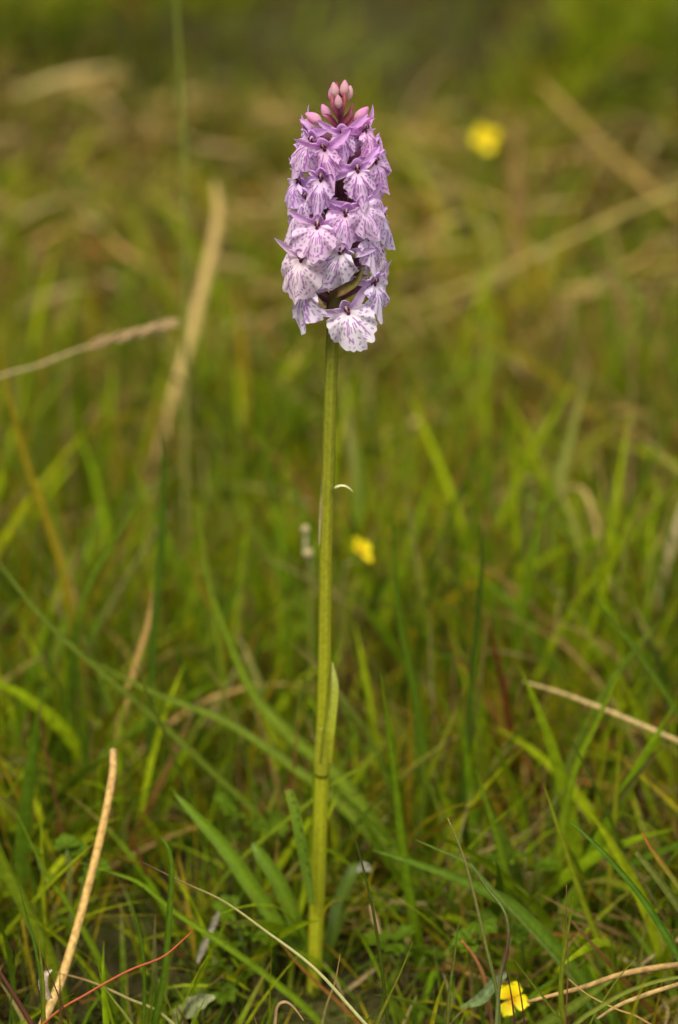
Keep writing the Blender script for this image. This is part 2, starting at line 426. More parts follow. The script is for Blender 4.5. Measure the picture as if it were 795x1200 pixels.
part('stem', [tube_data(path, [.0025, .0027, .0026, .0024, .0022, .00215, .0021, .0021, .0020, .0016, .0012, .0009, .0005], SG, 20, rib=.045, nrib=7)], M_PLANT)
def axis_at(py):
    for i in range(len(AX) - 1):
        (x0, y0), (x1, y1) = AX[i], AX[i + 1]
        if y0 >= py >= y1:
            f = (py - y0) / (y1 - y0); return x0 + (x1 - x0) * f
    return AX[-1][0] if py < AX[-1][1] else AX[0][0]
# clasping stem leaf: sheath below, free blade up to the pale tip
def sheath():
    pth = crom([atY(377.2, 908, -.0005), atY(378, 890, -.0005), atY(379.6, 870, -.0004), atY(380, 850, 0)], 16)
    t1 = tube_data(pth, [.00265, .0030, .0030, .0026], [(.24, .25, .012), (.26, .27, .016), (.25, .26, .014), (.22, .225, .012)], 18)
    pth = crom([atY(379, 893, -.0022), atY(382, 862, -.0030), atY(386, 835, -.0026), atY(390, 805, -.0018), atY(389.5, 776, -.001)], 22)
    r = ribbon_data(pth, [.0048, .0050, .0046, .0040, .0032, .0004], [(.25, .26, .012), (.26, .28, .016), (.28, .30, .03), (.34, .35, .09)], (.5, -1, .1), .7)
    return [t1, r]
part('stem_leaf', sheath(), M_PLANT)
r = ribbon_data(crom([atY(374.5, 640, -.001), atY(375.6, 615, -.001), atY(377.5, 590, -.001), atY(380.5, 560, -.0012)], 12), [.0002, .0011, .0016, .0018],
                [(.45, .36, .2), (.24, .2, .08), (.15, .15, .03)], (-.8, -1, 0), .4)
part('bract', [r], M_PLANT)
pth = crom([atY(389.5, 577, -.0018), atY(393, 572, -.003), atY(401, 569.5, -.003), atY(408, 571.5, -.003), atY(413.5, 576, -.003)], 14)
part('bract', [ribbon_data(pth, [.0010, .0012, .0010, .0007, .0002], [(.22, .2, .06), (.5, .5, .27), (.5, .5, .25)], (0, -.3, 1), .5)], M_PLANT)
# spotted basal leaf, bitten off at the tip
def spotleaf():
    pth = crom([atY(366, 1060, -.006), atY(360, 1020, -.009), atY(352, 980, -.012), atY(345, 945, -.013), atY(337, 921, -.013)], 60)
    V, F, C = ribbon_data(pth, [.0022, .0036, .0040, .0038, .0036, .0026], [(.14, .20, .016), (.12, .20, .014), (.13, .21, .014), (.16, .2, .02)], (-.2, -1, .3), .35, ncross=13)
    n = len(pth); V2 = V.reshape(n, 13, 3)
    C = C.reshape(n, 13, 3)
    for (t, u, ru, rt) in ((.30, .35, .3, .012), (.40, .5, .25, .014), (.47, -.1, .2, .01), (.55, .45, .35, .014), (.63, .2, .3, .012), (.71, .55, .3, .012), (.79, .1, .4, .014), (.88, .4, .35, .013), (.22, .5, .25, .012)):
        tt = np.linspace(0, 1, n)[:, None]; uu = np.linspace(-1, 1, 13)[None]
        d = ((tt - t) / rt) ** 2 + ((uu - u) / ru) ** 2
        k = np.exp(-d)[..., None]; C[:] = C * (1 - k * .9) + np.array([.03, .03, .01]) * k * .9
    C[-3:] = (.10, .04, .02)
    return [(V, F, C.reshape(-1, 3))]
part('leaf', spotleaf(), M_PLANT)
for pts, wd, cl in (([(367, 1150), (352, 1098), (330, 1040), (306, 1003), (296, 988)], [.003, .0056, .0058, .0046, .0008], (.075, .125, .004)),
                    ([(366, 1140), (330, 1090), (296, 1040), (262, 992), (222, 948), (205, 930)], [.003, .0052, .0060, .0052, .003, .0004], (.085, .14, .004)),
                    ([(370, 1150), (392, 1090), (398, 1060), (415, 1020), (424, 1012)], [.003, .005, .0056, .0046, .0012], (.06, .095, .005))):
    pp = [atY(x, y, .004 + .012 * i / len(pts) * (1 if x < 370 else 2)) for i, (x, y) in enumerate(pts)]
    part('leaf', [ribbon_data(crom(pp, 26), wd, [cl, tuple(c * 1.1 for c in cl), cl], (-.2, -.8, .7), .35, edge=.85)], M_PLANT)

# --- lips: fan shaped, notched, crenulate, with purple dashes
def make_lip(seed, style):
    g = random.Random(seed); nr = np.random.default_rng(seed)
    NV, NU = 44, 76; L = .0130
    # style: 0 broad rounded, 1 clearly three-lobed, narrower
    phm = R(104 if style == 0 else 84)
    u = np.linspace(-1, 1, NU + 1); v = np.linspace(0, 1, NV + 1)
    ph = u * phm
    if style == 0:
        Rr = .16 + .80 * np.cos(np.clip(ph * .82, -1.55, 1.55)) ** .62
        notch, mid, dn = R(13), .04, .12
    else:
        Rr = .14 + .70 * np.cos(np.clip(ph * 1.0, -1.55, 1.55)) ** .55
        notch, mid, dn = R(19), .20, .10
    Rr = Rr * (1 + g.uniform(-.08, .08) * np.sin(ph)) + mid * np.exp(-(ph / R(11)) ** 2)
    for s in (-1, 1):
        Rr = Rr - dn * np.exp(-((ph - s * notch * g.uniform(.85, 1.2)) / R(4.2)) ** 2) * g.uniform(.6, 1.2)
    cren = np.sin(u * g.uniform(30, 38) + g.random() * 6) * .018 + np.sin(u * g.uniform(55, 66) + g.random() * 6) * .014
    cren += np.interp(u, np.linspace(-1, 1, 26), nr.normal(0, .034, 26))
    Rr = Rr + cren * (1 - np.abs(u) ** 6)
    PH, VV = np.meshgrid(ph, v); RR = np.broadcast_to(Rr, PH.shape)
    r = .04 + (RR - .04) * VV
    x = r * np.sin(PH) * (1 - .12 * (style == 1)); z = -r * np.cos(PH)
    z = z + .04 * np.abs(np.sin(PH)) 
    # relief: neck goes out, blade hangs, side lobes fold back, rim ripples
    fold = g.uniform(.35, .8) + (.25 if style else 0)
    y = -.26 * np.sin(np.clip(r / .45, 0, 1) * 1.57) + .10 * r ** 2 + fold * np.abs(x) ** 1.8
    y += VV ** 2 * (.09 * np.sin(PH * g.uniform(7, 10) + g.random() * 6) + np.float64(.035) * np.sin(PH * 17 + g.random() * 6))
    y -= .05 * np.exp(-(PH / R(9)) ** 2) * VV      # keel of the middle lobe
    V = np.stack([x, y, z], -1).reshape(-1, 3) * L
    # colour
    base = np.array([1.0, 1.0, 1.0]); edgec = np.array([.92, .83, .97])
    k = np.clip(VV * 1.0 - .25, 0, 1)[..., None] * .4 + np.clip(np.abs(PH) / phm - .4, 0, 1)[..., None] * .35
    C = base * (1 - k) + edgec * k
    th = np.exp(-(r / .16) ** 2)[..., None]
    C = C * (1 - th * .35) + np.array([.8, .45, .6]) * th * .35
    segs = []
    rays = np.arange(-84, 85, 12) if style == 0 else np.arange(-66, 67, 11)
    for a0 in rays:
        a = R(a0 + g.uniform(-2, 2)); rm = np.interp(a, ph, Rr) * .93
        rr = g.uniform(.22, .36)
        central = abs(a0) < 34
        while rr < rm:
            ln = g.uniform(.09, .24) if (central and rr < .62) else g.uniform(.03, .075)
            da = g.uniform(-.05, .05)
            e = min(rr + ln, rm)
            segs.append((rr * math.sin(a), -rr * math.cos(a), e * math.sin(a + da), -e * math.cos(a + da), g.uniform(.006, .011) * (1.2 if rr > .5 else 1)))
            rr = e + g.uniform(.06, .11) * (1 if style else 1.3)
    for s in (-1, 1):                                                   # the double loop
        q = [(.07, -.14), (.17, -.3), (.25, -.5), (.2, -.68), (.07, -.78)]
        for i in range(4):
            if g.random() < .8: segs.append((s * q[i][0], q[i][1], s * q[i + 1][0], q[i + 1][1], .009))
    X = x; Z = z; D = np.full(X.shape, 9.0)
    for x0, z0, x1, z1, wd in segs:
        dx, dz = x1 - x0, z1 - z0; t = np.clip(((X - x0) * dx + (Z - z0) * dz) / (dx * dx + dz * dz + 1e-9), 0, 1)
        D = np.minimum(D, np.hypot(X - x0 - t * dx, Z - z0 - t * dz) - wd)
    m = np.clip(1 - D / .016, 0, 1)[..., None]; m = m * m * (3 - 2 * m)
    C = C * (1 - m * .85) + np.array([.42, .11, .53]) * m * .85
    i = np.arange(NV)[:, None] * (NU + 1) + np.arange(NU)[None]
    F = np.stack([i, i + 1, i + NU + 2, i + NU + 1], -1).reshape(-1, 4)
    return mesh_np('lip', V, F, M_PETAL, col=C.reshape(-1, 3), link_it=False)
LIPS = [[make_lip(s, 0) for s in range(5)], [make_lip(50 + s, 1) for s in range(5)]]

def tepal(L, W, curve, cup, lean, seed=0, tipc=(.86, .70, .95), basec=(.9, .85, .95), nv=12, nu=8):
    """lanceolate tepal from origin, rising along +Z, bending outwards by curve, cupped"""
    g = random.Random(seed); V = []; C = []; F = []
    ang = lean; p = Vector((0, 0, 0)); ds = L / nv
    for i in range(nv + 1):
        t = i / nv
        wd = W / 2 * max(.04, (math.sin(math.pi * min(1, .12 + .88 * t) ** .85)) ** .75)
        if i == nv: wd = W * .02
        T = Vector((0, -math.sin(ang), math.cos(ang))); Nn = Vector((0, -math.cos(ang), -math.sin(ang)))
        for j in range(nu + 1):
            u = j / nu * 2 - 1; a = u * cup
            q = p + Vector((1, 0, 0)) * (wd * (math.sin(a) / max(cup, .01))) + Nn * (wd * (1 - math.cos(a)) / max(cup, .01))
            V.append(tuple(q)); k = t; s = 1 - .10 * (abs(u) < .15) * (1 - t)
            C.append(tuple((basec[c] * (1 - k) + tipc[c] * k) * s for c in range(3)))
        p = p + T * ds; ang += curve / nv
    for i in range(nv):
        for j in range(nu):
            a = i * (nu + 1) + j; F.append((a, a + 1, a + nu + 2, a + nu + 1))
    return np.array(V), np.array(F), np.array(C)
def rot(d, M, off=(0, 0, 0)):
    V, F, C = d; Mn = np.array(M.to_3x3()); return V @ Mn.T + np.array(off), F, C
PET = (.86, .70, .92); PETW = (.93, .86, .96)
def hood_mesh(seed):
    g = random.Random(seed); ds = []
    ds.append(rot(tepal(.0074, .0060, 1.5, 1.25, .1, seed, PET, PETW), Matrix.Rotation(0, 3, 'X'), (0, .0012, .0002)))
    for s in (-1, 1):
        M = Matrix.Rotation(s * R(22), 3, 'Y') @ Matrix.Rotation(s * R(35), 3, 'Z')
        ds.append(rot(tepal(.0056, .0032, 1.3, 1.1, .05, seed + 3, PET, PETW), M, (s * .0009, .0004, 0)))
    return joined('hood', ds, M_PETAL, link_it=False)
def sepal_mesh(s, seed):
    g = random.Random(seed)
    M = Matrix.Rotation(s * R(g.uniform(52, 82)), 3, 'Y') @ Matrix.Rotation(s * R(g.uniform(0, 40)), 3, 'Z')
    return joined('sepal', [rot(tepal(.0102, .0036, g.uniform(-.9, .5), .8, g.uniform(-.4, .1), seed, PET, PETW), M, (s * .0012, .0010, 0))], M_PETAL, link_it=False)
def column_mesh():
    a = tube_data([Vector((0, .0004, .0004)), Vector((0, -.0006, .0010)), Vector((0, -.0012, .0018)), Vector((0, -.0011, .0024))], [.0008, .0009, .0008, .0003], [(.3, .08, .12), (.7, .4, .55), (.85, .7, .8)], 10)
    b = [tube_data([Vector((s * .0006, -.0010, .0006)), Vector((s * .0006, -.0019, .0014)), Vector((s * .0005, -.0018, .0022))], [.0003, .00035, .0002], [(.10, .02, .03), (.2, .05, .03)], 6) for s in (-1, 1)]
    c = tube_data([Vector((0, .0006, -.0004)), Vector((0, -.0009, -.0006))], [.0009, .0007], [(.14, .02, .04), (.2, .04, .09)], 10)
    return joined('column', [a, c] + b, M_PETAL, link_it=False)
def spur_mesh():
    return joined('spur', [tube_data([Vector((0, .0004, 0)), Vector((0, .003, -.0012)), Vector((0, .006, -.0035)), Vector((0, .0078, -.0062))], [.0010, .0010, .0009, .0005], [PETW, PET], 10)], M_PETAL, link_it=False)
HOODS = [hood_mesh(i) for i in range(2)]; SEPL = [sepal_mesh(-1, 10 + i) for i in range(4)]; SEPR = [sepal_mesh(1, 30 + i) for i in range(4)]
COLM, SPUR = column_mesh(), spur_mesh()

def tint(py):
    t = min(1, max(0, (py - 130) / 230))
    top, bot = (.88, .59, .86), (.89, .84, .88)
    return tuple(a * (1 - t) + b * t for a, b in zip(top, bot)) + (1,)
SEQ = [0]
def flower(px, py, az, roll, s, style=0, tilt=0, fwd=None, back=False, lip=True):
    i = SEQ[0]; SEQ[0] += 1; g = random.Random(i * 7 + 1)
    az += g.uniform(-8, 8); tilt += g.uniform(-10, 6); sx = g.uniform(.78, .95)
    if back:
        P = axis_world(py) + Vector((math.sin(R(az)), -math.cos(R(az)), 0)) * fwd * .001
    else:
        P = atY(px, py, -(fwd if fwd is not None else 10) * .001)
    A = atY(axis_at(min(400, py + 22)), min(400, py + 22), 0)
    # ovary from the axis to the throat is the part's own mesh
    Mi = Matrix.Rotation(R(az), 3, 'Z') @ Matrix.Rotation(R(roll), 3, 'Y') @ Matrix.Rotation(R(tilt), 3, 'X')
    out = Vector((math.sin(R(az)), -math.cos(R(az)), 0))
    back_pt = P - out * .004 + Vector((0, 0, -.001))
    mid = A.lerp(back_pt, .45) + Vector((0, 0, .0005))
    pth = crom([A - P, mid - P, back_pt - P, -out * .0012], 14)
    f = joined('flower', [tube_data(pth, [.0009, .0014, .0014, .0009], [(.10, .06, .03), (.14, .05, .05), (.25, .10, .16), (.5, .3, .5)], 10, rib=.1, nrib=3)], M_PLANT, orchid)
    f.location = P - OB
    col = tint(py); col = tuple(min(1, c * g.uniform(.95, 1.05)) for c in col[:3]) + (1,)
    eul = Mi.to_euler()
    def sub(me, name, sc_, c=col, e=eul):
        o = bpy.data.objects.new(name, me); link(o, f); o.rotation_euler = e; o.scale = (sc_, sc_, sc_); o.color = c; return o
    if lip: lo = sub(LIPS[style][i % 5], 'lip', s * 1.0); lo.scale.x *= sx; lo.scale.z *= g.uniform(1.04, 1.18)
    dk = tuple(c * k for c, k in zip(col[:3], (.93, .86, .96))) + (1,)
    h = s * .45 + .58
    sub(HOODS[i % 2], 'hood', h, dk); sub(SEPL[(i * 3) % 4], 'sepal', h, dk); sub(SEPR[(i * 3 + 1) % 4], 'sepal', h, dk)
    sub(COLM, 'column', h, (1, 1, 1, 1)); sub(SPUR, 'spur', h, dk)
    return f
def axis_world(py): return atY(axis_at(py), py, 0)
FL = [ # px, py, az, roll, scale, style, tilt, fwd
 (402, 157, 0, -3, .74, 1, 4, 8), (381, 174, -10, -12, .84, 1, 2, 12), (365, 167, -42, 22, .86, 1, 0, 7), (427, 153, 42, -10, .80, 1, 4, 6),
 (419, 200, 8, -8, .88, 1, 2, 13), (439, 190, 46, -24, .86, 1, 0, 7), (377, 210, -8, 6, .92, 1, 2, 12), (351, 213, -58, 14, .86, 1, 0, 5),
 (439, 173, 84, -35, .70, 1, -10, 2), (405, 251, 2, 10, .84, 0, 2, 12), (425, 242, 24, -18, .90, 0, 0, 13), (372, 266, -10, 6, .88, 0, 2, 13),
 (437, 226, 58, -16, .82, 1, 2, 5), (431, 279, 32, -8, .82, 1, 2, 9), (353, 284, -60, 22, .84, 0, 0, 6), (354, 304, -24, 10, 1.02, 0, 0, 12),
 (400, 295, -10, 30, .98, 0, 0, 11), (362, 338, -46, 2, 1.12, 1, 4, 6), (438, 332, 46, -9, .92, 1, 4, 7), (408, 366, 6, -22, 1.0, 0, 2, 9),
 (353, 248, -68, 8, .84, 1, 0, 5), (446, 258, 78, -18, .78, 1, -6, 3), (443, 300, 72, -22, .80, 0, 0, 2), (355, 183, -74, 14, .72, 1, -4, 3),
 (362, 154, -58, 24, .66, 1, 6, 4), (360, 232, -40, 20, .80, 1, 0, 7)]
for a in FL: flower(*a)
for k in range(11):                                                      # round the back of the spike
    py = 160 + k * 13.0; flower(0, py, 110 + (k * 137) % 150, rnd.uniform(-15, 15), .72 + .22 * k / 12, 1 if k < 6 else 0, 2, 5 + 3 * min(1, k / 6), True)
# buds
def bud_mesh():
    ds = []
    for k in range(4):
        a = k * 90 + 20
        M = Matrix.Rotation(R(a), 3, 'Z')
        ds.append(rot(tepal(.0052, .0034, -1.25 * -1, 1.3, -.62, k, (.72, .38, .62), (.72, .62, .50)), M, (0, 0, 0)))
    V = []; F = []; C = []; n = 12; m = 10
    for i in range(m + 1):
        t = i / m; rr = .00165 * math.sin(math.pi * (.04 + .93 * t)) ** .7 * (1.1 - .35 * t)
        for j in range(n):
            a = j / n * 6.283; q = 1 + .09 * math.cos(3 * a + .6)
            V.append((rr * q * math.cos(a), rr * q * math.sin(a), t * .0052))
            k = t * .7 + .3 * max(0, math.cos(3 * a + .6)); k = min(1, k)
            C.append(tuple(x * (1 - k) + y * k for x, y in zip((.92, .86, .62), (.84, .42, .66))))
    for i in range(m):
        for j in range(n):
            F.append((i * n + j, i * n + (j + 1) % n, (i + 1) * n + (j + 1) % n, (i + 1) * n + j))
    return joined('bud', [(np.array(V), np.array(F), np.array(C))], M_PETAL, link_it=False)
BUD = bud_mesh()
def bud(px, py, roll, az, s, col, fwd=2):
    o = bpy.data.objects.new('bud', BUD); link(o, orchid); o.location = atY(px, py, -fwd * .001) - OB
    M = Matrix.Rotation(R(roll), 3, 'Y') @ Matrix.Rotation(R(az), 3, 'X')
    o.rotation_euler = M.to_euler(); o.scale = (s * .92, s * .92, s); o.color = (*col, 1)
PK = (.82, .70, .74); LI2 = (.84, .60, .86); LI = (.68, .44, .70)
for b in ((393, 115, -6, 8, 1.05, PK, 1.5), (403, 113, 4, 4, 1.05, PK, 1.2), (397, 127, -3, 14, .92, PK, 3.2), (408, 117, 10, -8, .9, PK, -.5),
          (390, 119, -10, -6, .85, (.7, .5, .6), -1)):
    bud(*b)
for b in ((377, 143, -60, 5, 1.15, LI2, 3), (386, 139, -26, 8, 1.05, LI2, 1), (416, 141, 44, 6, 1.2, LI2, 3), (418, 146, 64, 2, 1.15, LI2, 1), (376, 148, -78, 0, 1.3, (.75, .62, .76), 2)):
    bud(*b)
# bracts
def bract(pts, Ys, wd, cols, normal=(0, -1, .2)):
    pp = [atY(x, y, -Y * .001) for (x, y), Y in zip(pts, Ys)]
    part('bract', [ribbon_data(crom(pp, 16), wd, cols, normal, .55, edge=.7)], M_PLANT)
DG, DP, RP = (.075, .055, .018), (.06, .02, .03), (.24, .05, .09)
BW = [.0020, .0036, .0032, .0020, .0002]
bract([(385, 362), (390, 347), (404, 339), (418, 329), (427, 311)], [2, 6, 11, 14, 15], [.0022, .0030, .0032, .0024, .0003], [(.14, .07, .035), (.17, .10, .04), (.15, .12, .03), (.10, .08, .03)], (.3, -1, .5))
bract([(393, 345), (403, 332), (414, 326), (431, 323)], [4, 7, 9, 10], [.002, .0042, .004, .0003], [DP, (.08, .03, .05), DP])
bract([(398, 326), (402, 314), (410, 303), (418, 294)], [5, 8, 11, 12], [.002, .0038, .0034, .0003], [DG, DG, (.12, .11, .03)])
bract([(386, 352), (378, 344), (371, 339), (366, 338)], [1, 3, 4, 5], BW, [DG, DG, DP])
bract([(398, 300), (399, 285), (406, 272), (414, 262)], [2, 4, 6, 7], BW, [DG, DP, DP])
bract([(400, 230), (401, 215), (404, 203), (406, 192)], [3, 5, 6, 5], BW, [DP, DG, DP])
bract([(388, 376), (392, 358), (398, 342), (401, 322)], [4, 6, 8, 8], BW, [DG, (.1, .09, .02), DG])
bract([(396, 150), (390, 142), (384, 136), (378, 134)], [1, 3, 4, 4], [.0012, .0020, .0016, .0003], [RP, RP, (.35, .12, .2)])
bract([(398, 148), (405, 140), (411, 132), (413, 121)], [1, 3, 4, 4], [.0014, .0022, .0018, .0003], [RP, (.2, .06, .06), RP])
bract([(398, 140), (394, 130), (390, 120), (389, 110)], [1, 3, 4, 3], [.0012, .0020, .0018, .0003], [RP, (.3, .08, .12), RP])
bract([(399, 140), (401, 128), (404, 115), (402, 98)], [1, 3, 3, 1], [.0012, .0020, .0012, .0002], [RP, (.22, .06, .06), (.4, .04, .08)])
bract([(399, 120), (398, 110), (396, 100), (395, 96)], [-1, 0, 0, 0], [.0010, .0014, .0008, .0002], [RP, RP, (.45, .05, .1)])
bract([(400, 150), (407, 148), (412, 142), (416, 134)], [0, 1, 1, 1], [.0014, .0024, .0018, .0003], [RP, RP, RP])
for k in range(12):
    py = 165 + k * 16; a = R(100 + k * 131 % 160); A = axis_world(py); B = A + Vector((math.sin(a) * .010, -math.cos(a) * .010, .008))
    Cc = A.lerp(B, .5) + Vector((0, 0, -.001))
    part('bract', [ribbon_data(crom([A, Cc, B], 10), [.0018, .003, .0003], [DP, DG, DP], (0, 0, 1), .5)], M_PLANT)

# ------------------------------------------------------------ named blades, straws and stems
PXM = FPX
def hero(name, label, cat, pts, Y, wpx, col, kind='blade', group=None, root=True, normal=None, fold=.3, twist=0, tip=None, n=30, parent=None, closed=None):
    """pts photo pixels tip->root at world distance Y (tuple: tip,root); then on down into the soil"""
    Ys = [interp(list(Y) if isinstance(Y, tuple) else [Y, Y], i / (len(pts) - 1)) for i in range(len(pts))]
    pp = [atY(x, y, yy) for (x, y), yy in zip(pts, Ys)]
    dm = sum(depth(p) for p in pp) / len(pp)
    if root:
        last = pp[-1]; T = (pp[-1] - pp[-2]).normalized()
        gz = float(height(last.x, last.y))
        if last.z > gz + .004:
            drop = last.z - gz; hx = max(-1.2, min(1.2, T.x / max(.25, -T.z))); hy = max(-.6, min(.6, T.y / max(.25, -T.z)))
            tot = last + Vector((hx * drop * .7, hy * drop * .7, 0)); gz = float(height(tot.x, tot.y))
            pp.append(last.lerp(Vector((tot.x, tot.y, gz)), .5) + Vector((hx * drop * .08, 0, 0))); pp.append(Vector((tot.x, tot.y, gz - .006)))
    ws = [max(.0001, x * dm / PXM) for x in (wpx if isinstance(wpx, (list, tuple)) else [wpx])]
    cols = col if isinstance(col, list) else [col]
    cols = [(c[0] * 1.15, c[1] * .85, c[2] * .35) for c in cols] if kind == 'blade' and cols[0][1] > cols[0][0] else cols
    if kind == 'straw' or cols[0][0] > cols[0][1] * 1.15: cols = [(c[0] * .8, c[1] * .74, c[2] * .55) for c in cols]
    if tip: cols = [tip] + cols * (3 if len(cols) == 1 else 1)
    path = crom(pp, n)
    base = path[-1].copy()
    if normal is None:
        g = random.Random(len(label) * 7 + int(pts[0][0])); normal = (g.uniform(-.7, .7), -1, g.uniform(.2, .9))
    if kind == 'blade':
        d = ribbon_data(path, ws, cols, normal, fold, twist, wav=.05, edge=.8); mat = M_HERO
    else:
        d = tube_data(path, [x / 2 for x in ws], cols, 9, rib=.03, nrib=4); mat = M_STRAW if kind == 'straw' else M_PLANT
    V, F, C = d
    o = mesh_np(name, V - np.array(tuple(base)), F, mat, parent, C); o.location = base
    return tag(o, label, cat, group), path
HC = 1
G1, G2, G3, G4 = (.10, .21, .014), (.06, .14, .018), (.14, .24, .02), (.045, .10, .02)
GLA = (.14, .22, .09); TAN = (.55, .38, .17); PALE = (.55, .45, .27); RED = (.38, .09, .035); MAR = (.09, .03, .025); OL = (.20, .20, .03)
B, S, T = 'blade', 'straw', 'stem'
